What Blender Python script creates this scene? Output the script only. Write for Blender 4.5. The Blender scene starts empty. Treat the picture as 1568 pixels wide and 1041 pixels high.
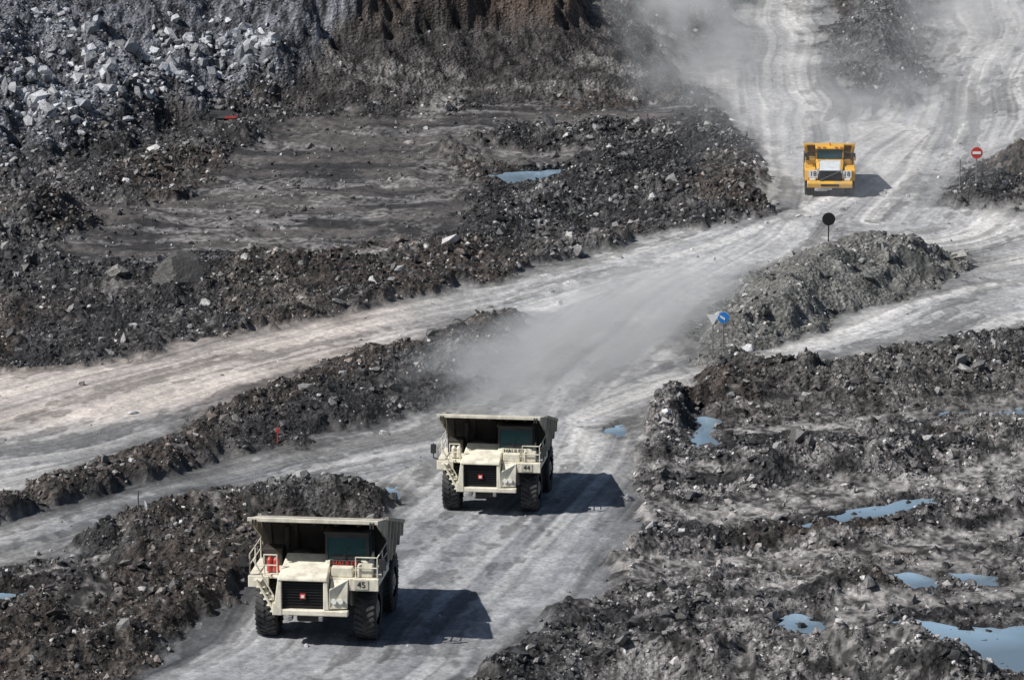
import bpy, bmesh, math, numpy as np
from mathutils import Vector, Matrix
rng = np.random.default_rng(7)
scene = bpy.context.scene
# ------------------------------------------------------------------ survey
F=7985.0; CX=784.0; CY=520.5; TH=math.radians(12.0); CH=58.4
def gp(u,v,z=0.0):
    a=(u-CX)/F; b=(v-CY)/F
    t=(CH-z)/(math.sin(TH)+b*math.cos(TH))
    return (a*t, t*(math.cos(TH)-b*math.sin(TH)))
def G(pts): return np.array([gp(u,v) for u,v in pts])
# ------------------------------------------------------------------ noise
TAB = np.random.default_rng(3).random((512,512)).astype(np.float32)
def vn(x,y,seed=0):
    x=x+seed*37.3; y=y+seed*91.7
    xi=np.floor(x).astype(np.int64); yi=np.floor(y).astype(np.int64)
    fx=(x-xi); fy=(y-yi)
    fx=fx*fx*fx*(fx*(fx*6-15)+10); fy=fy*fy*fy*(fy*(fy*6-15)+10)
    a=TAB[xi&511,yi&511]; b=TAB[(xi+1)&511,yi&511]; c=TAB[xi&511,(yi+1)&511]; d=TAB[(xi+1)&511,(yi+1)&511]
    return (a*(1-fx)+b*fx)*(1-fy)+(c*(1-fx)+d*fx)*fy
def fbm(x,y,o=4,seed=0,g=.5):
    s=0;amp=1;t=0
    for i in range(o):
        s=s+amp*vn(x,y,seed+i*1.37); t+=amp; amp*=g
        x,y=(x*1.62-y*1.18),(x*1.18+y*1.62)
    return s/t
def sfbm(x,y,o=3,seed=0):
    # unrotated octaves: keeps streaks straight
    s=0;amp=1;t=0
    for i in range(o):
        s=s+amp*vn(x,y,seed+i*1.37); t+=amp; amp*=.6; x=x*2.1; y=y*1.5
    return s/t
def ridg(x,y,o=3,seed=0):
    s=0;amp=1;t=0
    for i in range(o):
        s=s+amp*(1-np.abs(2*vn(x,y,seed+i*1.7)-1)); t+=amp; amp*=.55
        x,y=(x*1.62-y*1.18),(x*1.18+y*1.62)
    return s/t
def billow(x,y,o=3,seed=0): return 1-ridg(x,y,o,seed)
def sm(x): 
    x=np.clip(x,0,1); return x*x*(3-2*x)
# ------------------------------------------------------------------ plan rasters
RX0,RX1,RY0,RY1,RS=-110.,110.,120.,560.,.5
rx=np.arange(RX0,RX1,RS); ry=np.arange(RY0,RY1,RS)
RXG,RYG=np.meshgrid(rx,ry,indexing='ij')
def segd(P,closed):
    best=np.full(RXG.shape,1e9); n=len(P)
    inside=np.zeros(RXG.shape,bool)
    for i in range(n if closed else n-1):
        a=P[i]; b=P[(i+1)%n]; ab=b-a; L=max(ab@ab,1e-9)
        t=np.clip(((RXG-a[0])*ab[0]+(RYG-a[1])*ab[1])/L,0,1)
        d=(RXG-a[0]-t*ab[0])**2+(RYG-a[1]-t*ab[1])**2
        best=np.minimum(best,d)
        if closed and a[1]!=b[1]:
            c=((a[1]>RYG)!=(b[1]>RYG))&(RXG<(b[0]-a[0])*(RYG-a[1])/(b[1]-a[1])+a[0])
            inside^=c
    d=np.sqrt(best)
    return np.where(inside,d,-d) if closed else d
def samp(R,x,y):
    fx=np.clip((x-RX0)/RS,0,len(rx)-1.001); fy=np.clip((y-RY0)/RS,0,len(ry)-1.001)
    i=fx.astype(np.int64); j=fy.astype(np.int64); fx=fx-i; fy=fy-j
    return (R[i,j]*(1-fx)+R[i+1,j]*fx)*(1-fy)+(R[i,j+1]*(1-fx)+R[i+1,j+1]*fx)*fy
road=[(150,1120),(225,1050),(300,975),(385,900),(470,860),(590,790),(612,750),(500,748),(400,752),(330,762),(215,796),(100,842),(0,872),(-200,940),(-200,890),
(0,822),(100,782),(230,742),(400,697),(560,655),(680,622),(730,595),(780,545),(810,500),(800,478),(690,505),(580,535),(510,562),(390,600),(335,632),(210,695),(60,730),(0,768),(-200,830),
(-200,590),(0,562),(170,545),(300,522),(440,502),(520,480),(640,460),(800,423),(860,403),(1000,370),(1180,332),(1172,270),(1150,225),(1110,190),(1085,150),(1095,110),(1125,60),(1145,0),(1155,-60),
(1310,-60),(1295,0),(1250,50),(1262,100),(1295,140),(1380,168),(1440,150),(1425,60),(1440,0),(1450,-60),(1900,-60),(1900,190),(1568,240),(1500,250),(1450,275),(1438,318),(1568,337),(1800,350),
(1800,470),(1568,508),(1450,528),(1280,550),(1150,562),(1060,592),(985,625),(955,690),(978,745),(985,800),(950,855),(900,900),(800,975),(730,1041),(650,1120)]
heap=[(1185,404),(1300,394),(1480,392),(1500,402),(1450,437),(1355,470),(1210,526),(1060,568),(1070,520),(1120,450)]
flats=[[(60,394),(150,328),(330,272),(400,200),(430,180),(560,174),(700,168),(1060,158),(1095,184),(900,200),(770,206),(690,235),(700,255),(760,300),(700,350),(570,380),(430,392),(200,404)],
 [(-100,310),(0,290),(90,272),(60,290),(0,315)],[(640,220),(900,222),(900,250),(740,255)]]
hill=[(-900,330),(-300,300),(0,268),(190,230),(330,185),(400,176),(560,170),(700,160),(860,152),(1040,150),(1075,125),(1100,60),(1120,-60),(1100,-400),(-1500,-400)]
mound=[(1262,100),(1250,50),(1295,0),(1310,-60),(1450,-60),(1440,0),(1425,60),(1440,150),(1380,168),(1295,140)]
SD_ROAD=np.minimum(segd(G(road),True),-segd(G(heap),True))
SD_HEAP=segd(G(heap),True)
SD_FLAT=np.maximum.reduce([segd(G(f),True) for f in flats])
SD_HILL=segd(G(hill),True)
SD_MND=segd(G(mound),True)
tracks=[([(985,800),(1130,785),(1300,758),(1568,716),(1750,690)],1.9),([(1120,662),(1300,648),(1568,618),(1750,600)],1.2),([(880,905),(1000,868),(1200,850),(1400,838),(1568,818),(1750,800)],1.3),
([(1040,720),(1200,700),(1400,690),(1568,672)],.8),([(1180,905),(1350,880),(1500,860)],1.3),([(1250,1000),(1320,930),(1480,915),(1568,905)],1.2),([(430,395),(520,398),(620,380)],.8),([(640,172),(760,135),(880,130)],1.2),
([(1290,745),(1568,770)],.9),([(20,890),(120,870),(200,850)],.8)]
TRK=np.zeros(RXG.shape)
for P,w in tracks:
    d=segd(G(P),False); TRK=np.maximum(TRK,sm(1.4-d/w))
puddles=[[(1058,640),(1075,631),(1104,639),(1088,655),(1088,668),(1112,682),(1085,686),(1062,677),(1068,660)],
[(1200,810),(1250,797),(1300,783),(1350,773),(1380,763),(1450,766),(1400,781),(1350,794),(1290,806),(1230,815)],
[(1362,880),(1400,875),(1442,890),(1436,904),(1390,903)],[(1450,871),(1500,875),(1532,886),(1524,896),(1480,887)],
[(1355,956),(1400,945),(1480,962),(1568,958),(1640,958),(1660,1034),(1568,1032),(1500,1016),(1450,993),(1400,968)],
[(1190,940),(1225,937),(1272,956),(1250,971),(1214,970)],[(108,880),(135,870),(162,875),(176,892),(150,903),(114,902)],[(-60,905),(0,906),(54,909),(44,921),(-60,926)],
[(745,266),(800,260),(880,259),(900,266),(840,274),(780,279)],[(582,752),(600,743),(614,750),(604,762),(586,762)],[(930,655),(958,649),(962,660),(940,668)],[(1420,632),(1500,626),(1640,620),(1640,628),(1500,634)]]
SD_PUD=np.maximum.reduce([segd(G(p),True) for p in puddles])
berms=[([(1000,650),(1090,612),(1180,592),(1290,588),(1420,565),(1568,535),(1700,520)],.9,2.2),([(1110,610),(1160,590),(1215,592)],1.3,2.4),
([(740,1075),(850,1040),(950,1025),(1100,1030),(1250,1030)],1.0,2.2),([(1300,1025),(1380,1020),(1420,1040)],1.9,2.0),([(1420,1050),(1568,1070)],1.0,2),
([(-100,1010),(60,960),(160,920),(250,870),(330,830)],.9,2.4),([(200,830),(260,800),(400,785),(560,768)],1.0,1.8),([(60,1020),(180,990),(300,930),(370,880)],.9,1.8),
([(-100,820),(0,795),(150,745),(280,700),(400,660),(520,620),(640,580),(780,500)],.75,2.2),([(380,620),(520,580),(640,545)],.7,2),
([(-100,550),(0,535),(200,515),(420,490),(620,448),(800,408),(1000,360),(1165,322)],.45,2.2),([(200,470),(330,450),(480,450),(600,430)],.6,2.5),
([(-100,460),(0,445),(240,425),(430,412),(600,408),(760,365),(860,305),(950,255),(1070,215),(1140,280)],.7,2.0),([(950,300),(1050,300),(1150,315)],1.0,3),
([(-100,390),(0,370),(110,350),(180,345)],1.7,3.0),([(60,320),(170,290),(250,255),(330,230),(380,212)],.7,2.0),([(700,232),(800,214),(960,209),(1060,214)],.8,1.5),
([(600,275),(700,290),(760,300)],.3,1.5),([(1440,328),(1500,318),(1600,300),(1750,280)],1.0,2.2),([(1568,275),(1750,240)],1.2,3),
([(985,650),(1005,700),(1010,770),(965,870),(860,970),(780,1040)],.4,1.3),([(1300,725),(1420,700),(1568,690)],.8,1.8),([(1180,730),(1260,715)],.9,1.4),
([(1050,940),(1200,910),(1330,905)],.5,2),([(1000,845),(1150,820),(1350,812),(1568,790)],.5,1.6)]
BRM=np.zeros(RXG.shape)
for P,H,w in berms:
    d=segd(G(P),False); BRM=np.maximum(BRM,H*np.exp(-(d/w)**2))
lines=[[(200,1200),(500,1000),(790,700),(860,600),(1000,470),(1200,340)],[(-300,900),(0,842),(330,740),(640,665),(800,600)],[(-300,700),(0,650),(330,565),(600,490),(800,445),(1000,395),(1230,325),(1400,200)],
[(900,640),(1080,575),(1300,520),(1568,440),(1800,400)],[(1230,330),(1220,200),(1190,100),(1210,-60)],[(1350,340),(1450,200),(1490,60),(1530,-60)]]
lines=[G(l) for l in lines]
def linecoord(x,y):
    best=np.full(x.shape,1e9); C=np.zeros(x.shape); S=np.zeros(x.shape)
    for k,P in enumerate(lines):
        s0=k*300.
        for i in range(len(P)-1):
            a=P[i]; ab=P[i+1]-a; L=np.hypot(*ab); u=ab/L
            t=np.clip((x-a[0])*u[0]+(y-a[1])*u[1],0,L)
            dx=x-a[0]-t*u[0]; dy=y-a[1]-t*u[1]; d=dx*dx+dy*dy
            m=d<best; c=dx*u[1]-dy*u[0]
            best=np.where(m,d,best); C=np.where(m,np.sign(c)*np.sqrt(d)+k*17,C); S=np.where(m,s0+t,S); s0+=L
    return C,S,np.sqrt(best)
def terrain(x,y,full=True):
    w1=fbm(x/5,y/5,3,11)-.5; w2=fbm(x/5,y/5,3,23)-.5; w3=fbm(x/.9,y/.9,2,31)-.5; w4=fbm(x/.9,y/.9,2,41)-.5
    X=x+w1*3+w3*1.2; Y=y+w2*6+w4*2.0
    sr=samp(SD_ROAD,X,Y); sf=samp(SD_FLAT,X,Y); sh=samp(SD_HILL,x+w1*5+w3*1.5,y+w2*7+w4*1.2); smd=samp(SD_MND,X,Y); she=samp(SD_HEAP,X,Y)
    sp=samp(SD_PUD,x+w3*.7,y+w4*1.9+w2*1.0); tk=samp(TRK,x+w1*1.5,y+w2*4)
    p2=fbm(x/.7,y/1.2,3,131); p4=fbm(x/.24,y/.36,2,133); p1=fbm(x/4,y/8,4,121); p3=fbm(x/9,y/16,3,141)
    tk=sm((tk-.15-(p2-.5)*1.5-(p1-.5)*1.2)*1.8)
    rub=sm((-sr+.1)/.9); flat=sm(sf/1.2+(p2-.5)*1.2); hl=sm(sh/1.5+.2); hillmid=hl*sm((x+14)/4)
    r=rub*(1-.88*flat)*(1-.75*tk); r=np.maximum(r,hl*.9)
    bn=.35+1.3*fbm(x/2.2,y/2.2,3,5); brm=samp(BRM,x+w1*1.2,y+w2*2)
    h=.22*rub*(1-flat)*(1-tk*.6)+brm*bn*np.maximum(rub,.15)*(1-.5*flat)
    n1=fbm(x/3.2,y/3.2,3,51)-.5; n2=billow(x/1.3+w3,y/1.5+w4,3,61)-.5; n3=billow(x/.42,y/.5,2,71)-.5
    hs_=(1-.45*hillmid)*(1-.55*sm(she/1.5))
    h=h+r*(.95*n1+(.52*n2+.22*n3)*hs_)
    h=h+flat*rub*((fbm(x/3,y/7,3,81)-.5)*.6+(fbm(x/.8,y/1.2,2,83)-.5)*.14)
    C,S,D=linecoord(x,y)
    C=C+(fbm(x/18,y/18,2,93)-.5)*3
    st=sfbm(C*.9,S*.03,4,91); st2=sfbm(C*3.2,S*.05,2,95)
    rough_road=sm((p1-.5)/.15)
    h=h+(1-r)*((st-.5)*.05+(st2-.5)*.045+(fbm(x/.9,y/.9,3,99)-.5)*(.03+.12*rough_road)+(fbm(x/12,y/12,2,97)-.5)*.4*(sr>0))
    h=h+2.1*sm(she/5.0)*(.8+.4*fbm(x/5,y/5,2,101))
    h=h+4.5*sm(smd/10)
    s=np.maximum(sh,0)
    left=sm((-x-12.5)/4)
    hm=.40*np.minimum(s,8.5)+1.0*np.clip(s-9,0,16)+.1*np.clip(s-25,0,100)
    cl=sm((s-8)/3)*(1-left)
    hm=hm+cl*((ridg(x/1.3,y/6,3,111)-.5)*.9+(fbm(x/.5,y/1.5,2,113)-.5)*.6)
    hL=.58*np.minimum(s,30)+.1*np.clip(s-30,0,100)+(fbm(x/6,y/6,3,115)-.5)*2.0*sm(s/5)
    h=h+hm*(1-left)+hL*left
    h=h+.16*np.clip(x-27-(y-300)*.02,0,40)*sm((y-292)/25)
    far=np.clip(y-430,0,300)*.10+np.clip(np.abs(x)-75,0,200)*.10*sm((y-100)/80)
    h=h+far*(.8+.5*fbm(x/40,y/40,3,117))
    pm=sm((sp+1.3)/1.3)
    h=h*(1-pm)+pm*(.03-.26*sm((sp+.40)/.8)+n3*.12+n2*.07)
    if not full: return h,r
    # ---------------- colour
    N=x.shape+(3,); ON=np.ones(N)
    c=lambda v: np.array(v)
    mix=lambda A,B,t: A*(1-t[...,None])+B*t[...,None]
    det=np.clip(.30+2.1*(p2-.25)+2.0*(p4-.5),.15,2.6)  # random clod tone, contrast widened to paint sunlit facets and black shadows
    rubc=c([.038,.037,.038])*ON*det[...,None]
    rubc=mix(rubc,c([.14,.135,.13])*ON*det[...,None],sm((p1-.52)/.15)*.55)
    rubc=mix(rubc,c([.070,.054,.043])*ON*det[...,None],sm((p3-.48)/.15)*.6)
    mud=sm((x-3-(y-250)*.02)/3)*sm((262-y)/8)
    band=fbm(x/6,y/1.5,4,151)+(p2-.5)*.25
    rubc=mix(rubc,c([.225,.212,.205])*ON*det[...,None],mud*sm((band-.46)/.08)*.75)
    gr=sm((x-12)/3)*sm((y-252)/3)*sm((275-y)/4)
    rubc=mix(rubc,c([.14,.14,.135])*ON*det[...,None],gr*.5)
    fb=fbm(x/5,y/2.5,4,161); fdark=sm((y-286)/12)*.4
    flc=mix(c([.055,.053,.054])*ON,c([.16,.145,.138])*ON,sm((fb-.33)/.3))*((1-fdark)*np.clip(.5+.65*p2+.8*(p4-.3),.25,1.7))[...,None]
    fst=sm((fbm(x/9,y/1.6,3,163)-.56)/.06); flc=mix(flc,c([.24,.23,.225])*ON*det[...,None],fst*.5)
    roadc=mix(c([.27,.27,.272])*ON,c([.43,.42,.405])*ON,sm((st-.25)/.5))
    roadc=roadc*(.74+.52*fbm(x/3,y/5,4,171))[...,None]*(.80+.40*st2)[...,None]*(.74+.52*p4)[...,None]*(.82+.36*p2)[...,None]
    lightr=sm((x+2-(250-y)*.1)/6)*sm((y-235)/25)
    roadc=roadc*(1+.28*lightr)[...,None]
    tm=sm((sfbm(C*2.2,S*.012,2,177)-.60)/.06)*sm((fbm(x/6,y/14,2,178)-.4)/.1); roadc=roadc*(1-.28*tm)[...,None]
    dk=sm((fbm(C*.5,S*.06,4,175)+(p2-.5)*.4-.58)/.07); roadc=roadc*(1-.45*dk)[...,None]
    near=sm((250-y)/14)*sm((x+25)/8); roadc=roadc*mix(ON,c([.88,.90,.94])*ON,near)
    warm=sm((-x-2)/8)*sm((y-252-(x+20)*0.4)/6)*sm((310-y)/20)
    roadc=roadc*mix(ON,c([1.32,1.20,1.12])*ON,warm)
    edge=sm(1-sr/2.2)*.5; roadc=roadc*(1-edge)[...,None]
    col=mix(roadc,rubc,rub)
    col=mix(col,flc,flat*rub)
    col=mix(col,c([.26,.246,.235])*ON*det[...,None],tk*rub*.8)
    col=mix(col,c([.185,.182,.17])*ON*(.45+.55*det)[...,None],sm(she/1.5+.3))
    col=mix(col,c([.12,.12,.122])*ON*det[...,None],sm(smd/3)*.8)
    hc=mix(c([.068,.062,.060])*ON*det[...,None],c([.095,.070,.055])*ON*(.4+1.2*p2)[...,None],cl*sm((p3-.25)/.3))
    hc=mix(hc,c([.19,.18,.17])*ON*det[...,None],(1-cl)*sm((fbm(x/8,y/2.2,3,181)-.53)/.08)*.7)
    lx=sm((-x-16.0+1.0*np.clip(h,0,9)-(p2-.5)*2)/1.0)
    gl=c([.155,.16,.178])*ON*det[...,None]
    gl=mix(gl,c([.12,.095,.072])*ON*det[...,None],sm((3.0-h)/2.0)*sm((p1-.4)/.2)*.7)
    gl=mix(gl,c([.050,.048,.050])*ON*det[...,None],sm((2.2-h)/1.5)*.7)
    hc=mix(hc,gl,lx)
    col=mix(col,hc,hl)
    wet=sm((sp+1.6)/1.5); col=col*(1-.5*wet)[...,None]
    cat=np.where(sh>0,2,np.where(rub<.5,1,0))
    return h,r,np.clip(col,.008,.8),hl*lx,mud,brm,cat,hillmid,sm(she/1.0)
# ------------------------------------------------------------------ materials
def nmat(name):
    m=bpy.data.materials.new(name); m.use_nodes=True; nt=m.node_tree; b=nt.nodes['Principled BSDF']; return m,nt,b
def ground_mat(name):
    m,nt,b=nmat(name); N=nt.nodes; L=nt.links
    at=N.new('ShaderNodeAttribute'); at.attribute_name='col'
    tc=N.new('ShaderNodeTexCoord')
    n1=N.new('ShaderNodeTexNoise'); n1.inputs['Scale'].default_value=5.5; n1.inputs['Detail'].default_value=7; n1.inputs['Roughness'].default_value=.68
    n2=N.new('ShaderNodeTexVoronoi'); n2.inputs['Scale'].default_value=4.5
    L.new(tc.outputs['Object'],n1.inputs['Vector']); L.new(tc.outputs['Object'],n2.inputs['Vector'])
    ar=N.new('ShaderNodeAttribute'); ar.attribute_name='rough_amt'
    lo=N.new('ShaderNodeMapRange'); lo.inputs['To Min'].default_value=.72; lo.inputs['To Max'].default_value=.35; L.new(ar.outputs['Fac'],lo.inputs['Value'])
    hi=N.new('ShaderNodeMapRange'); hi.inputs['To Min'].default_value=1.28; hi.inputs['To Max'].default_value=1.65; L.new(ar.outputs['Fac'],hi.inputs['Value'])
    mr=N.new('ShaderNodeMapRange'); mr.inputs['From Min'].default_value=.34; mr.inputs['From Max'].default_value=.66
    L.new(lo.outputs[0],mr.inputs['To Min']); L.new(hi.outputs[0],mr.inputs['To Max'])
    L.new(n1.outputs['Fac'],mr.inputs['Value'])
    vm=N.new('ShaderNodeVectorMath'); vm.operation='SCALE'; L.new(at.outputs['Color'],vm.inputs[0]); L.new(mr.outputs[0],vm.inputs['Scale'])
    L.new(vm.outputs[0],b.inputs['Base Color'])
    ad=N.new('ShaderNodeMath'); ad.operation='MULTIPLY'; L.new(n2.outputs['Distance'],ad.inputs[0]); L.new(ar.outputs['Fac'],ad.inputs[1])
    ad2=N.new('ShaderNodeMath'); L.new(ad.outputs[0],ad2.inputs[0]); L.new(n1.outputs['Fac'],ad2.inputs[1])
    bp=N.new('ShaderNodeBump'); bp.inputs['Distance'].default_value=.24
    ms=N.new('ShaderNodeMath'); ms.operation='MULTIPLY_ADD'; ms.inputs[1].default_value=.7; ms.inputs[2].default_value=.25; L.new(ar.outputs['Fac'],ms.inputs[0]); L.new(ms.outputs[0],bp.inputs['Strength'])
    L.new(ad2.outputs[0],bp.inputs['Height']); L.new(bp.outputs[0],b.inputs['Normal'])
    b.inputs['Roughness'].default_value=.8; b.inputs['Specular IOR Level'].default_value=.3
    return m
def rock_mat():
    m,nt,b=nmat('rock'); N=nt.nodes; L=nt.links
    at=N.new('ShaderNodeAttribute'); at.attribute_name='col'
    tc=N.new('ShaderNodeTexCoord'); n1=N.new('ShaderNodeTexNoise'); n1.inputs['Scale'].default_value=7; n1.inputs['Detail'].default_value=5
    L.new(tc.outputs['Object'],n1.inputs['Vector'])
    mr=N.new('ShaderNodeMapRange'); mr.inputs['To Min'].default_value=.4; mr.inputs['To Max'].default_value=1.6; L.new(n1.outputs['Fac'],mr.inputs['Value'])
    vm=N.new('ShaderNodeVectorMath'); vm.operation='SCALE'; L.new(at.outputs['Color'],vm.inputs[0]); L.new(mr.outputs[0],vm.inputs['Scale']); L.new(vm.outputs[0],b.inputs['Base Color'])
    b.inputs['Roughness'].default_value=.55; b.inputs['Specular IOR Level'].default_value=.55
    bp=N.new('ShaderNodeBump'); bp.inputs['Distance'].default_value=.06; bp.inputs['Strength'].default_value=.7; L.new(n1.outputs['Fac'],bp.inputs['Height']); L.new(bp.outputs[0],b.inputs['Normal'])
    return m
def paint(name,col,dirt=(.30,.27,.23),amt=.5,rough=.45,scale=1.6,metal=0):
    m,nt,b=nmat(name); N=nt.nodes; L=nt.links
    tc=N.new('ShaderNodeTexCoord'); n=N.new('ShaderNodeTexNoise'); n.inputs['Scale'].default_value=scale; n.inputs['Detail'].default_value=7; n.inputs['Roughness'].default_value=.7
    mp=N.new('ShaderNodeMapping'); mp.inputs['Scale'].default_value=(1,1,.5); L.new(tc.outputs['Object'],mp.inputs[0]); L.new(mp.outputs[0],n.inputs['Vector'])
    mr=N.new('ShaderNodeMapRange'); mr.inputs['From Min'].default_value=.42; mr.inputs['From Max'].default_value=.68; mr.inputs['To Max'].default_value=amt; L.new(n.outputs['Fac'],mr.inputs['Value'])
    mx=N.new('ShaderNodeMix'); mx.data_type='RGBA'; L.new(mr.outputs[0],mx.inputs['Factor']); mx.inputs['A'].default_value=(*col,1); mx.inputs['B'].default_value=(*dirt,1)
    L.new(mx.outputs['Result'],b.inputs['Base Color']); b.inputs['Roughness'].default_value=rough; b.inputs['Metallic'].default_value=metal
    return m
M={}
M['cream']=paint('cream_paint',(.84,.79,.64),amt=.6,scale=2.2)
M['body']=paint('body_steel_paint',(.60,.56,.45),dirt=(.16,.14,.12),amt=.9,rough=.6,scale=1.4)
M['bodyshade']=paint('shade_dark_steel',(.045,.038,.033),dirt=(.025,.022,.02),amt=.8,rough=.6)  # steel darkened to paint the canopy's shade into its colour
M['dark']=paint('dark_chassis',(.022,.022,.024),dirt=(.09,.085,.08),amt=.5,rough=.7)
M['black']=paint('grille_black',(.010,.010,.011),dirt=(.03,.03,.03),amt=.4,rough=.6)
M['tyre']=paint('tyre_rubber',(.020,.020,.022),dirt=(.12,.115,.11),amt=.8,rough=.85)
M['rim']=paint('rim_paint',(.40,.38,.30),amt=.7)
M['red']=paint('red_paint',(.50,.035,.025),amt=.3)
M['yellow']=paint('yellow_paint',(.80,.43,.03),amt=.5)
M['yellowd']=paint('yellow_dark',(.38,.21,.03),dirt=(.06,.05,.035),amt=.95)  # browner, darker yellow for headboard, floor, pillars and mudguards
M['white']=paint('white_paint',(.8,.8,.8),amt=.15)
M['grey']=paint('grey_hood_paint',(.62,.66,.68),amt=.4)
M['steel']=paint('galvanised_steel',(.30,.30,.30),amt=.3,metal=.6)
M['blue']=paint('blue_sign_paint',(.02,.22,.65),amt=.1)
M['orange']=paint('orange_lens',(.85,.25,.02),amt=.05)
gm,nt,b=nmat('cab_glass'); b.inputs['Base Color'].default_value=(.012,.060,.068,1); b.inputs['Roughness'].default_value=.06; b.inputs['Specular IOR Level'].default_value=.7; M['glass']=gm
nz=nt.nodes.new('ShaderNodeTexNoise'); nz.inputs['Scale'].default_value=1.3; rr=nt.nodes.new('ShaderNodeMapRange'); rr.inputs['To Min'].default_value=.03; rr.inputs['To Max'].default_value=.25; nt.links.new(nz.outputs['Fac'],rr.inputs['Value']); nt.links.new(rr.outputs[0],b.inputs['Roughness'])
lm,nt,b=nmat('lamp_lens'); b.inputs['Base Color'].default_value=(.85,.85,.8,1); b.inputs['Roughness'].default_value=.1; M['lens']=lm
# ------------------------------------------------------------------ terrain mesh
def axis(a,b,d,lo,hi):
    core=list(np.arange(a,b,d)); s=d; L=[];p=a
    while p>lo: s*=1.25; p-=min(s,25); L.append(p)
    R=[];p=core[-1]; s=d
    while p<hi: s*=1.25; p+=min(s,25); R.append(p)
    return np.array(L[::-1]+core+R)
xs=axis(-40,40,.085,-1500,1500)
ys=axis(200,335,.13,-700,334.9); ys=ys[ys<335]
ys=np.concatenate([ys,axis(335.1,400,.28,335,2500)]); ys=np.unique(ys[(ys>-700)])
XX,YY=np.meshgrid(xs,ys,indexing='ij')
hh,rr_,cc,lg,md,brm,cat,hm_,hp_=terrain(XX.ravel(),YY.ravel())
def make_mesh(name,V,Fq,mat,attrs,smooth=True):
    me=bpy.data.meshes.new(name); n=len(V); k=Fq.shape[1]; f=len(Fq)
    me.vertices.add(n); me.vertices.foreach_set('co',V.astype(np.float32).ravel())
    me.loops.add(f*k); me.loops.foreach_set('vertex_index',Fq.astype(np.int32).ravel())
    me.polygons.add(f); me.polygons.foreach_set('loop_start',np.arange(0,f*k,k,dtype=np.int32))
    me.polygons.foreach_set('use_smooth',np.full(f,smooth))
    me.update(calc_edges=True)
    for an,(ty,data) in attrs.items():
        a=me.attributes.new(an,ty,'POINT')
        if ty=='FLOAT_COLOR':
            d=np.ones((n,4),np.float32); d[:,:3]=data; a.data.foreach_set('color',d.ravel())
        else: a.data.foreach_set('value',data.astype(np.float32))
    me.materials.append(mat); o=bpy.data.objects.new(name,me); scene.collection.objects.link(o); return o
nx,ny=len(xs),len(ys)
I=np.arange(nx*ny).reshape(nx,ny)
Fq=np.stack([I[:-1,:-1],I[1:,:-1],I[1:,1:],I[:-1,1:]],-1).reshape(-1,4)
VV=np.stack([XX.ravel(),YY.ravel(),hh],1); fc=cat[Fq[:,0]]
for ci,nm in enumerate(['mine_ground','haul_road','pit_slope']):
    Fs=Fq[fc==ci]; used=np.zeros(len(VV),bool); used[Fs.ravel()]=True; remap=np.cumsum(used)-1
    make_mesh(nm,VV[used],remap[Fs],ground_mat(nm+'_surface'),{'col':('FLOAT_COLOR',cc[used]),'rough_amt':('FLOAT',rr_[used])})
print('ground verts',nx*ny)
# ------------------------------------------------------------------ rubble
RM=rock_mat()
def rocks(name,x,y,size,col,sink=.25):
    n=len(x)
    bm=bmesh.new(); bmesh.ops.create_icosphere(bm,subdivisions=1,radius=1); bv=np.array([v.co[:] for v in bm.verts]); bf=np.array([[v.index for v in f.verts] for f in bm.faces]); bm.free()
    J=rng.normal(0,.16,(40,12,3)); base=bv[None]*(1+rng.uniform(-.3,.25,(40,12,1)))+J
    sc=np.stack([rng.uniform(.7,1.35,n),rng.uniform(.6,1.1,n),rng.uniform(.45,.9,n)],1)
    q=rng.normal(size=(n,4)); q[:,1:3]*=.45; q/=np.linalg.norm(q,axis=1)[:,None]; w,a,b_,c_=q.T
    Rm=np.stack([1-2*(b_*b_+c_*c_),2*(a*b_-w*c_),2*(a*c_+w*b_),2*(a*b_+w*c_),1-2*(a*a+c_*c_),2*(b_*c_-w*a),2*(a*c_-w*b_),2*(b_*c_+w*a),1-2*(a*a+b_*b_)],1).reshape(n,3,3)
    P=base[rng.integers(0,40,n)]*sc[:,None,:]*size[:,None,None]
    P=np.einsum('nij,nkj->nki',Rm,P)
    z,_=terrain(x,y,False)
    P+=np.stack([x,y,z+size*(.5-sink)*.6],1)[:,None,:]
    V=P.reshape(-1,3); Fa=(bf[None]+np.arange(n)[:,None,None]*12).reshape(-1,3)
    return make_mesh(name,V,Fa,RM,{'col':('FLOAT_COLOR',np.repeat(col,12,0))},False)
NC=330000
y=np.sqrt(rng.uniform(198**2,400**2,NC)); x=rng.uniform(-1,1,NC)*(y*.113+2)
h,r,c,lg,md,brm,cat,hm_,hp_=terrain(x,y)
clump=fbm(x/2.5,y/2.5,3,201)
pr=r*(.14+.50*sm((clump-.40)/.22)+.35*np.clip(brm,0,1))*(1-.8*hm_)*(1-.4*hp_)+.004
pr=np.where(y>352,pr*.35,pr)
k=rng.random(NC)<pr
x,y,c,lg,md=x[k],y[k],c[k],lg[k],md[k]; n=len(x); print('rocks',n)
size=np.clip(np.exp(rng.normal(math.log(.062),.58,n)),.03,.38)*(1+.2*(y>290))
size=np.where(lg>.5,size*1.2,size)
lum=np.exp(rng.normal(0,.6,n)); light=rng.random(n)<.07  # some pale stones; share raised to paint sunlit facets into the rubble
col=c*1.0*lum[:,None]+.006; col=np.where(light[:,None],np.array([.37,.36,.35])*rng.uniform(.5,1.4,(n,1)),col)
lgm=(lg>.5)&(rng.random(n)<.3); col=np.where(lgm[:,None],np.array([.38,.39,.42])*rng.uniform(.4,1.2,(n,1)),col)
rocks('rubble',x,y,size,np.clip(col,.010,.6))
bx=[];by=[];bs=[];bc=[]
def addb(u,v,s,c,zg=0):
    X,Y=gp(u,v,zg); bx.append(X);by.append(Y);bs.append(s);bc.append(c)
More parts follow.
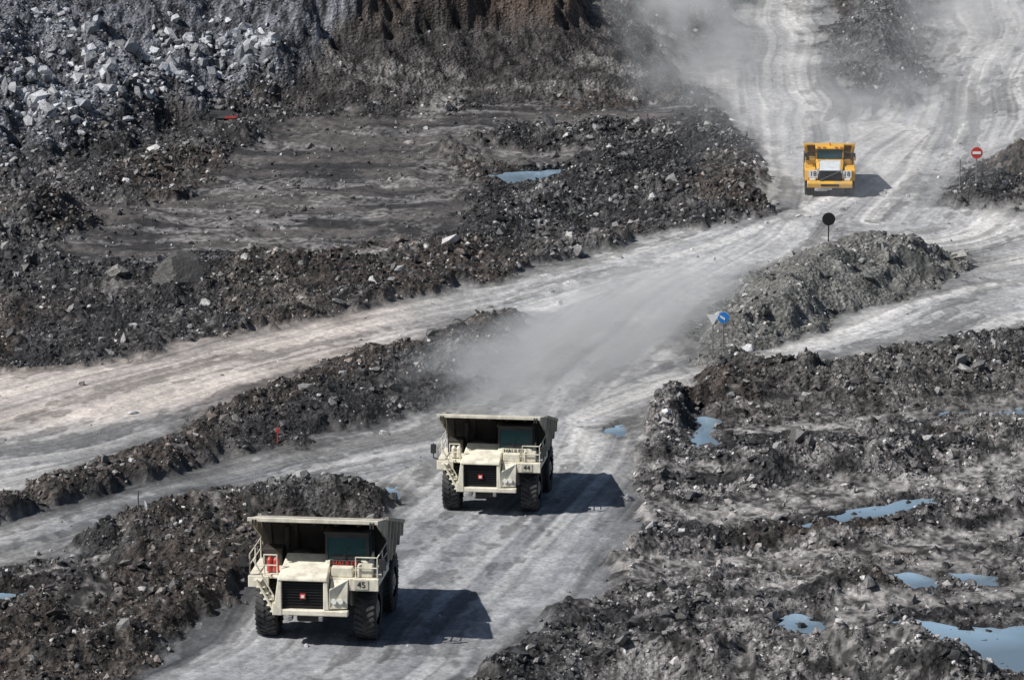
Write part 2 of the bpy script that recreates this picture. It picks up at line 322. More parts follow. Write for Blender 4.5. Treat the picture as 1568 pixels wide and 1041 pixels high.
for i in range(560):
    u=rng.uniform(-60,400); X=(u-784)*.0423
    yy=np.linspace(gp(u,290)[1],gp(u,-60)[1],60)
    hs,_=terrain(np.full(60,X),yy,False); dd=np.where(hs>rng.uniform(1.9,4.2))[0]
    if len(dd)==0: continue
    bx.append(X);by.append(yy[dd[0]]+rng.uniform(-.5,.5));s=float(np.clip(np.exp(rng.normal(math.log(.25),.45)),.12,.7));bs.append(s)
    bc.append(np.array([.50,.51,.53])*rng.uniform(.3,1.15))
for i in range(260):
    v=rng.uniform(180,1035); u=rng.uniform(-20,1588); X,Y=gp(u,v); _,rr1=terrain(np.array([X]),np.array([Y]),False)
    if rr1[0]<.6 : continue
    bx.append(X);by.append(Y);bs.append(rng.uniform(.15,.36));bc.append(np.array([.12,.118,.115])*rng.uniform(.4,2.2))
for u,v,s,cv in [(690,392,.5,.5),(715,395,.35,.5),(655,395,.4,.35),(610,435,.45,.3),(570,455,.42,.4),(520,475,.42,.2),(600,450,.3,.25),(230,252,.5,.5),(1000,315,.4,.45),(1355,430,.45,.3),(1320,440,.3,.3),(1480,580,.45,.25),(1555,775,.6,.2),(1470,575,.5,.2),(1220,715,.75,.10),(1195,720,.45,.3),(1240,720,.4,.08),(315,470,.3,.4),(205,515,.25,.45),(290,510,.2,.4),(510,640,.45,.2),(470,620,.4,.15),(1030,840,.3,.12),(1500,580,.35,.2)]:
    addb(u,v,s,np.array([1,.98,.95])*cv)
rocks('boulder_scatter',np.array(bx),np.array(by),np.array(bs),np.array(bc),.15)
def boulder(u,v,s,cv):
    X,Y=gp(u,v); z=float(terrain(np.array([X]),np.array([Y]),False)[0][0])
    bm=bmesh.new(); bmesh.ops.create_icosphere(bm,subdivisions=3,radius=1)
    r2=np.random.default_rng(int(u))
    planes=[(Vector(r2.normal(size=3)).normalized(),r2.uniform(.45,.8)) for _ in range(12)]
    for vv in bm.verts:
        for p,k in planes:
            d=vv.co.dot(p)
            if d>k: vv.co-=p*(d-k)
        vv.co=Vector((vv.co.x*s*1.3,vv.co.y*s,vv.co.z*s*1.15))+Vector(r2.normal(size=3))*.012
    me=bpy.data.meshes.new('boulder'); bm.to_mesh(me); bm.free()
    a=me.attributes.new('col','FLOAT_COLOR','POINT'); a.data.foreach_set('color',np.tile([cv,cv*.96,cv*.9,1],len(me.vertices)).astype(np.float32))
    me.materials.append(RM); o=bpy.data.objects.new('boulder',me); o.location=(X,Y,z+s*.5); scene.collection.objects.link(o)
boulder(272,449,1.2,.075); boulder(180,440,.5,.2)
# ------------------------------------------------------------------ water
wm,nt,b=nmat('puddle_water'); b.inputs['Roughness'].default_value=.05; b.inputs['IOR'].default_value=1.9
nz=nt.nodes.new('ShaderNodeTexNoise'); nz.inputs['Scale'].default_value=.45; nz.inputs['Detail'].default_value=6; bp=nt.nodes.new('ShaderNodeBump'); bp.inputs['Strength'].default_value=.03; nt.links.new(nz.outputs['Fac'],bp.inputs['Height']); nt.links.new(bp.outputs[0],b.inputs['Normal'])
cr=nt.nodes.new('ShaderNodeValToRGB'); cr.color_ramp.elements[0].position=.38; cr.color_ramp.elements[0].color=(.14,.19,.23,1); cr.color_ramp.elements[1].position=.62; cr.color_ramp.elements[1].color=(.36,.52,.66,1); nt.links.new(nz.outputs['Fac'],cr.inputs[0]); nt.links.new(cr.outputs[0],b.inputs['Base Color'])  # pale blue ramp paints reflected sky into the water's base colour
for p in puddles:
    P=G(p); c0=P.mean(0); Q=c0+(P-c0)*1.12+np.sign(P-c0)*.3
    bm=bmesh.new(); bm.faces.new([bm.verts.new((q[0],q[1],-.075)) for q in Q]); bmesh.ops.triangulate(bm,faces=bm.faces)
    bmesh.ops.recalc_face_normals(bm,faces=bm.faces)
    if list(bm.faces)[0].normal.z<0: bmesh.ops.reverse_faces(bm,faces=bm.faces)
    me=bpy.data.meshes.new('puddle'); bm.to_mesh(me); bm.free(); me.materials.append(wm)
    o=bpy.data.objects.new('puddle',me); scene.collection.objects.link(o)
# ------------------------------------------------------------------ part helpers
def link(o,parent):
    scene.collection.objects.link(o)
    if parent: o.parent=parent
    return o
def meshobj(name,bm,mat,parent,bev=0,smooth=False):
    bmesh.ops.recalc_face_normals(bm,faces=bm.faces)
    me=bpy.data.meshes.new(name); bm.to_mesh(me); bm.free(); me.materials.append(M[mat] if isinstance(mat,str) else mat)
    o=bpy.data.objects.new(name,me)
    if bev: 
        md=o.modifiers.new('b','BEVEL'); md.width=bev; md.segments=2; md.limit_method='ANGLE'
    return link(o,parent)
def box(name,x0,x1,y0,y1,z0,z1,mat,parent,bev=.02):
    bm=bmesh.new(); bmesh.ops.create_cube(bm,size=1)
    for v in bm.verts: v.co=Vector(((x0+x1)/2+v.co.x*(x1-x0),(y0+y1)/2+v.co.y*(y1-y0),(z0+z1)/2+v.co.z*(z1-z0)))
    return meshobj(name,bm,mat,parent,bev)
def prism(name,yz,x0,x1,mat,parent,bev=.02):
    bm=bmesh.new(); n=len(yz)
    A=[bm.verts.new((x0,a,b)) for a,b in yz]; B=[bm.verts.new((x1,a,b)) for a,b in yz]
    bm.faces.new(A); bm.faces.new(B[::-1])
    for i in range(n): bm.faces.new([A[i],A[(i+1)%n],B[(i+1)%n],B[i]])
    return meshobj(name,bm,mat,parent,bev)
def hexa(name,P,mat,parent,bev=.02):
    bm=bmesh.new(); v=[bm.verts.new(p) for p in P]
    for f in [(0,1,2,3),(4,5,6,7),(0,1,5,4),(1,2,6,5),(2,3,7,6),(3,0,4,7)]: bm.faces.new([v[i] for i in f])
    return meshobj(name,bm,mat,parent,bev)
def tube(name,pts,r,mat,parent,seg=8):
    bm=bmesh.new()
    for a,b in zip(pts[:-1],pts[1:]):
        a=Vector(a);b=Vector(b);d=b-a
        m=Matrix.Translation((a+b)/2)@d.to_track_quat('Z','Y').to_matrix().to_4x4()
        bmesh.ops.create_cone(bm,cap_ends=True,segments=seg,radius1=r,radius2=r,depth=d.length,matrix=m)
    return meshobj(name,bm,mat,parent,0)
def wheel(name,cx,cy,R,W,parent,rim='rim'):
    prof=[(-.5,.55),(-.5,.62),(-.53,.80),(-.50,.93),(-.40,.985),(0,1.0),(.40,.985),(.50,.93),(.53,.80),(.5,.62),(.5,.55)]
    seg=48; bm=bmesh.new(); rings=[]
    for i in range(seg):
        a=2*math.pi*i/seg
        rings.append([bm.verts.new((cx+p*W,cy+q*R*.97*math.cos(a),R+q*R*.97*math.sin(a))) for p,q in prof])
    for i in range(seg):
        A=rings[i];B=rings[(i+1)%seg]
        for j in range(len(prof)-1): bm.faces.new([A[j],A[j+1],B[j+1],B[j]])
    nl=30
    for i in range(nl):
        for s in (-1,1):
            a=2*math.pi*(i+(.25 if s>0 else -.25))/nl
            m=Matrix.Translation((cx,cy,R))@Matrix.Rotation(a,4,'X')@Matrix.Translation((s*W*.27,0,R*.965))@Matrix.Rotation(s*.45,4,'Z')@Matrix.Diagonal((W*.48,R*.10,R*.075,1))
            bmesh.ops.create_cube(bm,size=1,matrix=m)
    meshobj(name+'_tyre',bm,'tyre',parent)
    bm=bmesh.new()
    for rad,w in ((.56,.72),(.30,.95),(.16,1.06)):
        bmesh.ops.create_cone(bm,cap_ends=True,segments=28,radius1=R*rad,radius2=R*rad*.96,depth=W*w,matrix=Matrix.Translation((cx,cy,R))@Matrix.Rotation(math.pi/2,4,'Y'))
    meshobj(name+'_rim',bm,rim,parent,.01)
def text(name,s,size,loc,mat,parent,rx=90):
    cu=bpy.data.curves.new(name,'FONT'); cu.body=s; cu.size=size; cu.extrude=.008; cu.align_x='CENTER'; cu.align_y='CENTER'
    o=bpy.data.objects.new(name,cu); o.location=loc; o.rotation_euler=(math.radians(rx),0,0); cu.materials.append(M[mat]); link(o,parent)
    return o
def root(name,loc,rz,s=1):
    e=bpy.data.objects.new(name,None); e.location=loc; e.rotation_euler=(0,0,rz); e.scale=(s,s,s); scene.collection.objects.link(e); return e
def zat(x,y): return float(terrain(np.array([x]),np.array([y]),False)[0][0])
# ------------------------------------------------------------------ rigid haul truck
def haul_truck(u,v,alpha,s,number,filters=True):
    X,Y=gp(u,v); a=math.radians(alpha)
    ox=X+2.9*s*math.sin(a); oy=Y+2.9*s*math.cos(a)
    z=np.mean([zat(ox+dx,oy+dy) for dx in (-2,2) for dy in (-3,2)])
    T=root('haul_truck',(ox,oy,z-.04),-a,s)
    for sx in (-1,1):
        wheel('front_wheel',sx*2.12,-2.9,1.27,.86,T)
        wheel('rear_wheel_outer',sx*2.2,1.7,1.27,.74,T); wheel('rear_wheel_inner',sx*1.38,1.7,1.27,.74,T)
        box('frame_rail',sx*.55-.16,sx*.55+.16,-4.2,4.0,1.35,1.9,'dark',T)
        tube('front_strut',[(sx*1.45,-2.9,1.1),(sx*1.35,-2.75,2.7)],.19,'steel',T,14)
        tube('hoist_cylinder',[(sx*.85,.2,1.5),(sx*.85,1.6,2.5)],.16,'steel',T,12)
    box('front_axle',-1.75,1.75,-3.1,-2.7,1.05,1.42,'dark',T,.05)
    box('rear_axle',-1.6,1.6,1.35,2.05,.95,1.6,'dark',T,.12)
    box('engine_sump',-.75,.35,-4.2,-2.6,.95,1.5,'dark',T,.08)
    box('transmission',-.4,.4,-2.4,.5,1.0,1.7,'dark',T,.08)
    box('fuel_tank',-2.3,-1.2,-1.2,.2,1.15,2.2,'dark',T,.12)
    box('hydraulic_tank',1.2,2.3,-1.2,.2,1.15,2.2,'dark',T,.12)
    box('bumper',-1.62,1.55,-4.98,-4.62,1.42,1.66,'cream',T,.04)
    hexa('bumper_end_left',[(-1.66,-5.0,1.42),(-1.25,-5.0,1.42),(-1.25,-5.0,1.68),(-1.66,-5.0,1.95),(-1.66,-4.58,1.42),(-1.25,-4.58,1.42),(-1.25,-4.58,1.68),(-1.66,-4.58,1.95)],'cream',T)
    for xx in (-.9,.4): box('tow_eye',xx-.09,xx+.09,-5.0,-4.6,1.2,1.41,'steel',T,.03)
    hexa('radiator_housing_left',[(-1.62,-4.92,1.68),(-1.28,-4.92,1.68),(-1.28,-3.4,1.68),(-1.62,-3.4,1.68),(-1.45,-4.9,2.9),(-1.28,-4.9,2.9),(-1.28,-3.4,2.9),(-1.45,-3.4,2.9)],'cream',T,.03)
    hexa('radiator_housing_right',[(.50,-4.92,1.68),(.74,-4.92,1.68),(.74,-3.4,1.68),(.50,-3.4,1.68),(.50,-4.9,2.9),(.68,-4.9,2.9),(.68,-3.4,2.9),(.50,-3.4,2.9)],'cream',T,.03)
    box('radiator_core',-1.28,.50,-4.68,-3.5,1.68,2.88,'black',T,.01)
    for i in range(9): box('grille_slat',-1.27,.49,-4.76,-4.70,1.78+i*.12,1.80+i*.12,'black',T,0)
    box('grille_badge',-.50,-.26,-4.86,-4.78,2.12,2.34,'red',T,.01); box('grille_badge_mark',-.45,-.31,-4.875,-4.861,2.17,2.29,'white',T,0)
    hexa('bonnet',[(-1.47,-4.95,2.90),(.70,-4.95,2.90),(.62,-2.9,2.95),(-1.40,-2.9,2.95),(-1.42,-4.90,3.05),(.66,-4.90,3.05),(.58,-2.9,3.62),(-1.34,-2.9,3.62)],'cream',T,.05)
    box('bonnet_vent',-1.1,-.3,-2.85,-2.45,3.56,3.66,'dark',T,.02)
    box('engine_cowl_rear',-1.34,.3,-2.88,-1.9,2.95,3.57,'bodyshade',T,.04)
    box('deck_left',-2.78,-1.47,-4.35,-1.3,2.84,2.95,'cream',T,.02); box('deck_right',.70,2.78,-4.35,-1.3,2.84,2.95,'cream',T,.02)
    box('fender_left',-2.78,-1.9,-4.42,-4.30,2.45,2.95,'cream',T,.03)
    hexa('fender_slope_right',[(.76,-4.92,1.72),(1.5,-4.75,1.72),(1.5,-4.6,1.72),(.76,-4.6,1.72),(.76,-4.90,2.55),(1.5,-4.40,2.92),(1.5,-4.25,2.92),(.76,-4.3,2.92)],'cream',T,.03)
    box('fender_right',1.52,2.78,-4.42,-4.30,2.42,2.95,'cream',T,.03)
    box('wheel_guard_left',-2.78,-2.70,-4.29,-1.4,2.62,2.84,'cream',T,.01); box('wheel_guard_right',2.70,2.78,-4.29,-1.4,2.62,2.84,'cream',T,.01)
    box('number_plate',1.75,2.35,-4.45,-4.425,2.50,2.90,'body',T,.01); text('number',number,.36,(2.05,-4.46,2.70),'black',T)
    for xx in (.95,1.22): 
        bm=bmesh.new(); bmesh.ops.create_cone(bm,cap_ends=True,segments=18,radius1=.11,radius2=.11,depth=.1,matrix=Matrix.Translation((xx,-4.86+.25*(xx-.95),2.05))@Matrix.Rotation(math.pi/2,4,'X')); meshobj('headlight',bm,'lens',T)
    box('headlight_box',-1.90,-1.64,-4.7,-4.55,1.98,2.2,'cream',T,.02); box('headlight_lens',-1.86,-1.68,-4.72,-4.702,2.02,2.16,'lens',T,.01)
    for yo in (-4.86,-4.28):
        tube('stair_rail',[(-1.55,yo,1.45),(-2.35,yo,2.90)],.055,'cream',T)
    for i in range(6):
        t=i/5; xx=-1.6-.72*t; box('stair_step',xx-.18,xx+.18,-4.84,-4.30,1.50+t*1.30,1.55+t*1.30,'cream',T,.01)
    tube('stair_handrail',[(-1.62,-4.9,2.25),(-2.45,-4.9,3.75),(-2.45,-4.4,3.75)],.032,'cream',T)
    for z1 in (3.4,3.85):
        tube('railing_left',[(-1.55,-4.3,z1),(-2.1,-4.3,z1)],.028,'cream',T)
        tube('railing_side',[(-2.72,-4.3,z1),(-2.72,-1.5,z1)],.028,'cream',T)
        tube('railing_right',[(1.8,-4.3,z1),(2.72,-4.3,z1),(2.72,-1.6,z1)],.028,'cream',T)
    for px,py in [(-1.55,-4.3),(-2.1,-4.3),(-2.72,-4.3),(-2.72,-2.9),(-2.72,-1.5),(1.8,-4.3),(2.72,-4.3),(2.72,-2.9)]:
        tube('railing_post',[(px,py,2.95),(px,py,3.87)],.028,'cream',T)
    for sx in (-1,1):
        tube('mirror_arm',[(sx*2.72,-4.3,3.0),(sx*2.95,-4.42,3.1),(sx*2.95,-4.42,3.9)],.03,'dark',T); box('mirror',sx*2.95-.15,sx*2.95+.15,-4.5,-4.42,3.35,3.85,'dark',T,.02)
    box('cab_lower',.42,2.25,-3.75,-1.95,2.96,3.56,'cream',T,.05)
    box('cab_glass',.46,2.21,-3.69,-1.99,3.55,4.70,'glass',T,.03)
    for px,py in [(.47,-3.68),(2.20,-3.68),(.47,-2.0),(2.20,-2.0),(2.20,-2.9)]: box('cab_pillar',px-.055,px+.055,py-.06,py+.06,3.54,4.72,'dark',T,.01)
    box('cab_sun_visor',.42,2.25,-3.78,-3.72,4.55,4.72,'dark',T,.01)
    box('cab_roof',.36,2.30,-3.85,-1.9,4.72,4.82,'bodyshade',T,.04)
    box('cab_name_board',.62,1.95,-3.80,-3.765,3.30,3.58,'black' if filters else 'cream',T,.01); text('cab_lettering','HAULER',.30,(1.28,-3.81,3.44),'red' if filters else 'black',T)
    tube('wiper',[(1.1,-3.77,3.6),(1.5,-3.77,4.2)],.015,'black',T)
    box('dashboard',.7,1.9,-3.715,-3.70,3.62,3.78,'dark',T,0)
    box('battery_box',.75,1.65,-4.25,-3.85,2.96,3.38,'cream',T,.04); box('equipment_box',1.85,2.5,-4.2,-3.85,2.96,3.5,'cream',T,.04)
    for xx in (-1.95,-1.68):
        bm=bmesh.new(); bmesh.ops.create_cone(bm,cap_ends=True,segments=20,radius1=.13,radius2=.13,depth=.5,matrix=Matrix.Translation((xx,-3.75,3.26)))
        bmesh.ops.create_cone(bm,cap_ends=True,segments=20,radius1=.13,radius2=.05,depth=.12,matrix=Matrix.Translation((xx,-3.75,3.57)))
        meshobj('red_air_filter' if filters else 'air_cleaner',bm,'red' if filters else 'cream',T)  # the red cylinders are air filters too
    box('air_intake_box',-2.45,-1.6,-2.6,-1.8,2.96,3.7,'bodyshade',T,.05)
    tube('exhaust_stack',[(-1.5,-1.85,3.3),(-1.5,-1.85,4.5)],.12,'dark',T,12)
    # dump body
    W=2.76
    prism('canopy',[(-4.35,5.44),(-1.7,4.90),(-1.7,4.76),(-4.35,5.28)],-W,W,'body',T,.03)
    box('canopy_lip',-W-.02,W+.02,-4.44,-4.352,5.30,5.48,'cream',T,.02)
    for xx in (-2.55,2.45): 
        for q in (0,.12): box('lip_bracket',xx+q-.03,xx+q+.03,-4.50,-4.445,5.14,5.40,'dark',T,0)
    for xx in (-1.9,-.95,0,.95,1.9): prism('canopy_rib',[(-4.3,5.265),(-1.75,4.755),(-1.75,4.62),(-4.3,5.17)],xx-.05,xx+.05,'bodyshade',T,0)
    prism('headboard',[(-1.72,4.84),(-1.05,2.75),(-.90,2.75),(-1.55,4.84)],-W+.1,W-.1,'bodyshade',T,.02)
    for xx in (-2.3,-1.15,0,1.15,2.3): prism('headboard_rib',[(-1.82,4.7),(-1.17,2.8),(-1.06,2.8),(-1.70,4.7)],xx-.07,xx+.07,'bodyshade',T,.01)
    prism('body_floor',[(-1.0,2.7),(1.4,2.42),(4.2,2.85),(4.2,3.0),(1.4,2.57),(-1.0,2.85)],-2.45,2.45,'bodyshade',T,.01)
    def fl(zz): return 2.50+(zz-2.3)/2.7*.24
    for sx in (-1,1):
        side=[(-1.62,4.9),(2.3,3.9),(3.9,3.42),(4.3,3.2),(4.3,2.86),(1.4,2.38),(-1.0,2.68)]; n=len(side)
        bm=bmesh.new(); A=[];B=[]
        for yy,zz in side:
            A.append(bm.verts.new((sx*fl(zz),yy,zz))); B.append(bm.verts.new((sx*(fl(zz)-.10),yy,zz)))
        bm.faces.new(A); bm.faces.new(B[::-1])
        for i in range(n): bm.faces.new([A[i],A[(i+1)%n],B[(i+1)%n],B[i]])
        meshobj('body_side',bm,'body',T,.02)
        for yy in (-.7,.4,1.5,2.6,3.6):
            zt=4.83-(yy+1.62)*.265; zb=2.72-.1*(yy+1) if yy<1.4 else 2.5+(yy-1.4)*.165
            hexa('side_rib',[(sx*fl(zb),yy-.09,zb),(sx*(fl(zb)+.12),yy-.09,zb),(sx*(fl(zb)+.12),yy+.09,zb),(sx*fl(zb),yy+.09,zb),(sx*fl(zt),yy-.09,zt),(sx*(fl(zt)+.10),yy-.09,zt),(sx*(fl(zt)+.10),yy+.09,zt),(sx*fl(zt),yy+.09,zt)],'body',T,.01)
        hexa('top_rail',[(sx*2.66,-1.6,4.80),(sx*2.82,-1.6,4.80),(sx*2.72,3.9,3.35),(sx*2.56,3.9,3.35),(sx*2.66,-1.6,4.95),(sx*2.82,-1.6,4.95),(sx*2.72,3.9,3.51),(sx*2.56,3.9,3.51)],'body',T,.02)
        prism('canopy_cheek',[(-4.3,5.27),(-1.7,4.78),(-1.50,3.9)],sx*(W-.06)-.04,sx*(W-.06)+.04,'body',T,0)
    return T
haul_truck(489,975,7.0,1.0,'45')
haul_truck(754,776,7.5,.875,'44',False)
# ------------------------------------------------------------------ articulated truck
def artic(u,v,alpha):
    s=.93
    X,Y=gp(u,v); a=math.radians(alpha); ox=X+1.9*s*math.sin(a); oy=Y+1.9*s*math.cos(a)
    T=root('articulated_dump_truck',(ox,oy,zat(ox,oy-1)-.02),-a,s)
    for sx in (-1,1):
        wheel('front_wheel',sx*1.33,-1.9,.9,.62,T,rim='yellow')
        wheel('mid_wheel',sx*1.33,2.9,.9,.62,T,rim='yellow'); wheel('rear_wheel',sx*1.33,4.8,.9,.62,T,rim='yellow')
        prism('fender',[(-3.05,1.15),(-2.95,1.85),(-2.6,1.98),(-.9,1.98),(-.9,1.75),(-2.6,1.75),(-2.75,1.15)],min(sx*.98,sx*1.68),max(sx*.98,sx*1.68),'yellow',T,.04)
        box('headlight_panel',min(sx*.78,sx*1.5),max(sx*.78,sx*1.5),-3.12,-2.9,1.25,1.85,'yellow',T,.04)
        box('number_panel',sx*1.12-.30,sx*1.12+.30,-3.15,-3.125,1.38,1.86,'white',T,0); text('number','18',.46,(sx*1.12,-3.16,1.62),'black',T)
        box('headlight',sx*1.15-.2,sx*1.15+.2,-3.2,-3.13,1.20,1.34,'lens',T,.02)
        box('side_step',min(sx*1.0,sx*1.6),max(sx*1.0,sx*1.6),-3.1,-2.7,.62,.74,'dark',T,.02)
        tube('mirror_arm',[(sx*.85,-1.9,2.9),(sx*1.55,-2.3,2.9),(sx*1.55,-2.3,2.5)],.03,'dark',T); box('mirror',sx*1.55-.15,sx*1.55+.15,-2.38,-2.3,2.4,2.9,'dark',T,.03)
        tube('handrail',[(sx*1.6,-2.7,1.98),(sx*1.6,-2.7,2.6),(sx*1.6,-1.0,2.6),(sx*1.6,-1.0,1.98)],.025,'yellow',T)
        box('mudguard_block',min(sx*.95,sx*1.5),max(sx*.95,sx*1.5),-1.7,-.4,1.99,2.35,'yellowd',T,.05)
    box('chassis',-.55,.55,-2.8,6.2,.85,1.35,'dark',T,.05)
    box('axle',-1.1,1.1,-2.05,-1.75,.75,1.05,'dark',T,.05)
    prism('bumper',[(-3.35,.72),(-3.4,1.0),(-3.3,1.18),(-2.9,1.18),(-2.9,.72)],-1.5,1.5,'yellow',T,.04)
    box('bumper_slot',-.6,.6,-3.42,-3.37,.82,.98,'black',T,.01)
    box('grille',-.72,.72,-3.3,-2.8,1.2,1.86,'black',T,.03)
    for i in range(6): box('grille_bar',-.7,.7,-3.33,-3.302,1.27+i*.1,1.29+i*.1,'dark',T,0)
    hexa('grille_diagonal',[(-.68,-3.35,1.25),(-.6,-3.35,1.25),(-.6,-3.31,1.25),(-.68,-3.31,1.25),(.6,-3.35,1.84),(.68,-3.35,1.84),(.68,-3.31,1.84),(.6,-3.31,1.84)],'steel',T,0)
    hexa('hood',[(-.74,-3.34,1.87),(.74,-3.34,1.87),(.84,-1.7,1.87),(-.84,-1.7,1.87),(-.66,-3.25,1.98),(.66,-3.25,1.98),(.74,-1.7,2.32),(-.74,-1.7,2.32)],'grey',T,.06)
    for sx in (-1,1): hexa('hood_edge',[(sx*.70,-3.2,1.95),(sx*.86,-3.2,1.9),(sx*.96,-1.7,2.2),(sx*.78,-1.7,2.28),(sx*.68,-3.2,2.02),(sx*.82,-3.2,1.98),(sx*.92,-1.7,2.3),(sx*.76,-1.7,2.38)],'yellow',T,.01)
    box('cab_lower',-.92,.92,-1.68,-.3,1.8,2.36,'yellow',T,.05)
    box('cab_glass',-.88,.88,-1.66,-.34,2.34,3.04,'glass',T,.04)
    for px,py in [(-.88,-1.65),(.88,-1.65),(-.88,-.35),(.88,-.35)]: box('cab_pillar',px-.05,px+.05,py-.05,py+.05,2.4,3.06,'yellowd',T,.01)
    box('cab_roof',-.96,.96,-1.8,-.25,3.04,3.16,'yellow',T,.05)
    for xx in (-.75,-.4,.4,.75): box('roof_lamp',xx-.1,xx+.1,-1.85,-1.75,3.16,3.25,'orange',T,.02)
    tube('beacon',[(0,-.9,3.16),(0,-.9,3.34)],.07,'orange',T)
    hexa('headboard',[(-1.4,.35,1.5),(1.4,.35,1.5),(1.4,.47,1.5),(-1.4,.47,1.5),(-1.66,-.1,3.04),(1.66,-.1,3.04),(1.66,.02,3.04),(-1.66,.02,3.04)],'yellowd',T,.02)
    box('headboard_top_rail',-1.70,1.70,-.2,.0,3.02,3.16,'yellow',T,.03)
    for xx in (-1.6,1.6): hexa('headboard_post',[(xx*.87-.12,.2,1.5),(xx*.87+.12,.2,1.5),(xx*.87+.12,.36,1.5),(xx*.87-.12,.36,1.5),(xx-.1,-.26,3.02),(xx+.1,-.26,3.02),(xx+.1,-.1,3.02),(xx-.1,-.1,3.02)],'yellow',T,.02)
    for sx in (-1,1):
        hexa('body_side',[(sx*1.35,.4,1.5),(sx*1.25,.4,1.5),(sx*1.25,6.0,1.6),(sx*1.35,6.0,1.6),(sx*1.66,0,3.02),(sx*1.56,0,3.02),(sx*1.50,5.8,2.05),(sx*1.6,5.8,2.05)],'yellow',T,.02)
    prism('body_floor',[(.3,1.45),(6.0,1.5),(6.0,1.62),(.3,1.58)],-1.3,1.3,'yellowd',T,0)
    return T
artic(1270,297,2.5)
# ------------------------------------------------------------------ signs & posts
def sign(name,u,v,hp,kind,rz=0,R=.38):
    X,Y=gp(u,v); T=root(name,(X,Y,zat(X,Y)-.1),math.radians(rz))
    tube('post',[(0,0,0),(0,0,hp+.1)],.04,'steel' if kind!='back' else 'dark',T)
    def disc(n,r,y,mat,seg=32):
        bm=bmesh.new(); bmesh.ops.create_cone(bm,cap_ends=True,segments=seg,radius1=r,radius2=r,depth=.012,matrix=Matrix.Translation((0,y,hp))@Matrix.Rotation(math.pi/2,4,'X')); meshobj(n,bm,mat,T)
    if kind=='noentry': disc('plate',R,-.06,'red'); disc('plate_rim',R*1.04,-.045,'white'); box('bar',-R*.7,R*.7,-.09,-.068,hp-.08,hp+.08,'white',T,0)
    if kind=='back': disc('plate',R,-.06,'dark'); disc('plate_rear',R*.96,-.075,'black')
    if kind=='blue':
        disc('plate',R,-.06,'blue'); disc('plate_rim',R*1.04,-.045,'white'); 
        hexa('arrow',[(-R*.6,-.09,hp+.02),(R*.3,-.09,hp-.16),(R*.3,-.07,hp-.16),(-R*.6,-.07,hp+.02),(-R*.6,-.09,hp+.14),(R*.3,-.09,hp-.02),(R*.3,-.07,hp-.02),(-R*.6,-.07,hp+.14)],'white',T,0)
    if kind=='tri':
        bm=bmesh.new(); A=[(-.34,.2),(.34,.2),(0,-.38)]; f=[bm.verts.new((a,-.06,hp+b)) for a,b in A]; g=[bm.verts.new((a,-.045,hp+b)) for a,b in A]
        bm.faces.new(f); bm.faces.new(g[::-1])
        for i in range(3): bm.faces.new([f[i],f[(i+1)%3],g[(i+1)%3],g[i]])
        meshobj('plate',bm,'white',T)
sign('round_traffic_sign',1268,404,2.2,'back'); sign('no_entry_sign',1494,318,1.9,'noentry',R=.36); sign('yield_sign',1469,312,2.3,'tri')
sign('blue_direction_sign',1107,550,2.0,'blue',R=.30); sign('yield_sign',1091,552,2.1,'tri'); sign('marker_post',212,800,.9,'none')
def marker(u,v):
    X,Y=gp(u,v); T=root('red_marker_stake',(X,Y,zat(X,Y)-.05),0); tube('stake',[(0,0,0),(.03,0,.9)],.035,'red',T); box('flag',-.08,.10,-.03,.03,.6,.78,'red',T,.01)
marker(425,680)
X,Y=gp(335,190); T=root('unidentified_object',(X,Y,zat(X,Y)),.3)  # stand-in for an unidentified dark shape with a red strip
hexa('sheet',[(-1.2,-.3,.05),(1.0,-.4,0),(1.0,.6,.3),(-1.0,.7,.5),(-1.2,-.3,.1),(1.0,-.4,.05),(1.0,.6,.36),(-1.0,.7,.56)],'dark',T,.01)
hexa('painted_strip',[(.3,-.55,.05),(1.1,-.5,.05),(1.1,-.45,.05),(.3,-.5,.05),(.3,-.5,.17),(1.1,-.42,.19),(1.1,-.37,.19),(.3,-.45,.17)],'red',T,0)
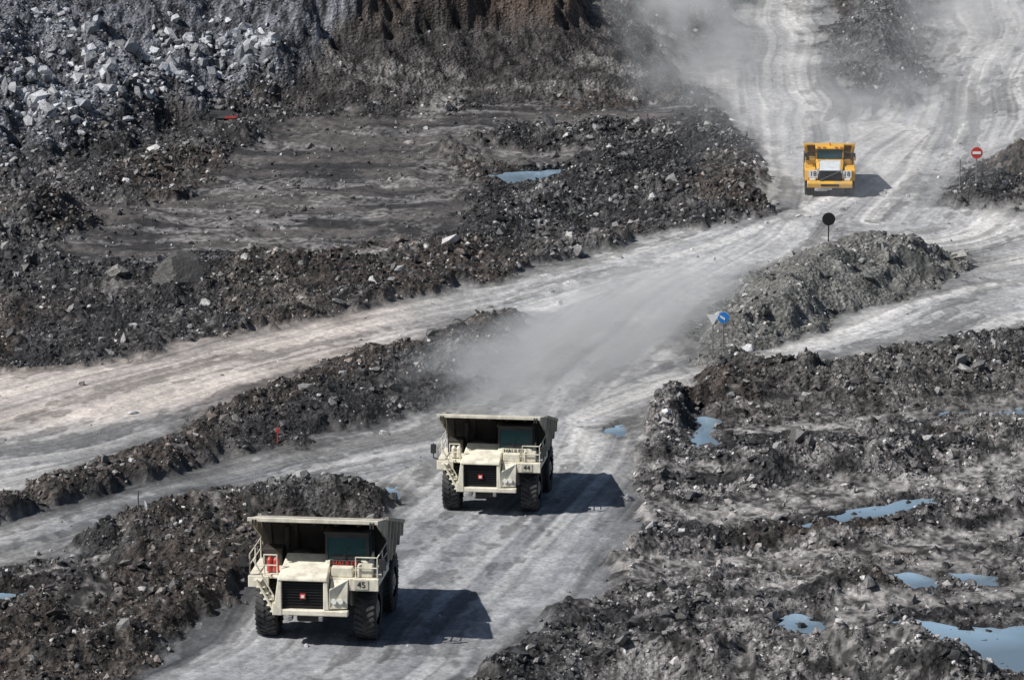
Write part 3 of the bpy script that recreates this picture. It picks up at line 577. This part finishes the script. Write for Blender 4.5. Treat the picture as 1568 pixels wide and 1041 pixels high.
# ------------------------------------------------------------------ dust
def dust(u,v,sx,sy,sz,rz,dens,zc=.6,seed=0):
    X,Y=gp(u,v)
    bm=bmesh.new(); bmesh.ops.create_icosphere(bm,subdivisions=3,radius=1); me=bpy.data.meshes.new('dust_cloud'); bm.to_mesh(me); bm.free()
    m=bpy.data.materials.new('dust_volume'); m.use_nodes=True; nt=m.node_tree; N=nt.nodes; L=nt.links; N.clear()
    out=N.new('ShaderNodeOutputMaterial'); vs=N.new('ShaderNodeVolumeScatter'); vs.inputs['Color'].default_value=(.96,.98,1,1); vs.inputs['Anisotropy'].default_value=-.35
    L.new(vs.outputs[0],out.inputs['Volume'])
    tc=N.new('ShaderNodeTexCoord'); ln=N.new('ShaderNodeVectorMath'); ln.operation='LENGTH'; L.new(tc.outputs['Object'],ln.inputs[0])
    mr=N.new('ShaderNodeMapRange'); mr.interpolation_type='SMOOTHSTEP'; mr.inputs['From Min'].default_value=1; mr.inputs['From Max'].default_value=.1; mr.inputs['To Min'].default_value=0; mr.inputs['To Max'].default_value=dens; L.new(ln.outputs['Value'],mr.inputs['Value'])
    nz=N.new('ShaderNodeTexNoise'); nz.inputs['Scale'].default_value=2.6; nz.inputs['Detail'].default_value=4
    mp=N.new('ShaderNodeMapping'); mp.inputs['Location'].default_value=(seed,seed,0); L.new(tc.outputs['Object'],mp.inputs[0]); L.new(mp.outputs[0],nz.inputs['Vector'])
    m2=N.new('ShaderNodeMapRange'); m2.inputs['From Min'].default_value=.36; m2.inputs['From Max'].default_value=.65; m2.inputs['To Max'].default_value=2; L.new(nz.outputs['Fac'],m2.inputs['Value'])
    mu=N.new('ShaderNodeMath'); mu.operation='MULTIPLY'; L.new(mr.outputs[0],mu.inputs[0]); L.new(m2.outputs[0],mu.inputs[1]); L.new(mu.outputs[0],vs.inputs['Density'])
    me.materials.append(m); o=bpy.data.objects.new('dust_cloud',me); o.location=(X,Y,zc); o.scale=(sx,sy,sz); o.rotation_euler=(0,0,math.radians(rz)); scene.collection.objects.link(o)
dust(935,530,6.5,26,3.2,-19,.24,.4,1)
dust(800,560,6,15,2.6,-25,.14,.6,7)
dust(1310,200,16,46,4.5,4,.032,.8,3)
dust(1040,90,7.5,34,8,0,.075,1.5,5)
dust(1480,60,10,40,7,0,.03,1.5,9)
# ------------------------------------------------------------------ light
S=Vector((-.93*math.cos(math.radians(47)),-.37*math.cos(math.radians(47)),math.sin(math.radians(47))))
sd=bpy.data.lights.new('sun','SUN'); sd.energy=5.0; sd.angle=math.radians(.5); sd.color=(1,.975,.94)
so=bpy.data.objects.new('sun',sd); so.rotation_euler=S.to_track_quat('Z','Y').to_euler(); so.location=(-50,200,80); scene.collection.objects.link(so)
w=bpy.data.worlds.new('World'); scene.world=w; w.use_nodes=True; nt=w.node_tree; bg=nt.nodes['Background']; sk=nt.nodes.new('ShaderNodeTexSky'); sk.sky_type='NISHITA'; sk.sun_disc=False
sk.sun_elevation=math.radians(47); sk.sun_rotation=math.atan2(S.x,S.y); nt.links.new(sk.outputs[0],bg.inputs['Color']); bg.inputs['Strength'].default_value=.06
scene.view_settings.view_transform='Standard'; scene.view_settings.look='None'; scene.view_settings.exposure=0
cd=bpy.data.cameras.new('camera'); cd.sensor_width=36; cd.lens=F/1568*36; cd.clip_start=1; cd.clip_end=5000
co=bpy.data.objects.new('camera',cd); co.location=(0,0,CH); co.rotation_euler=(math.radians(78),0,0); scene.collection.objects.link(co); scene.camera=co
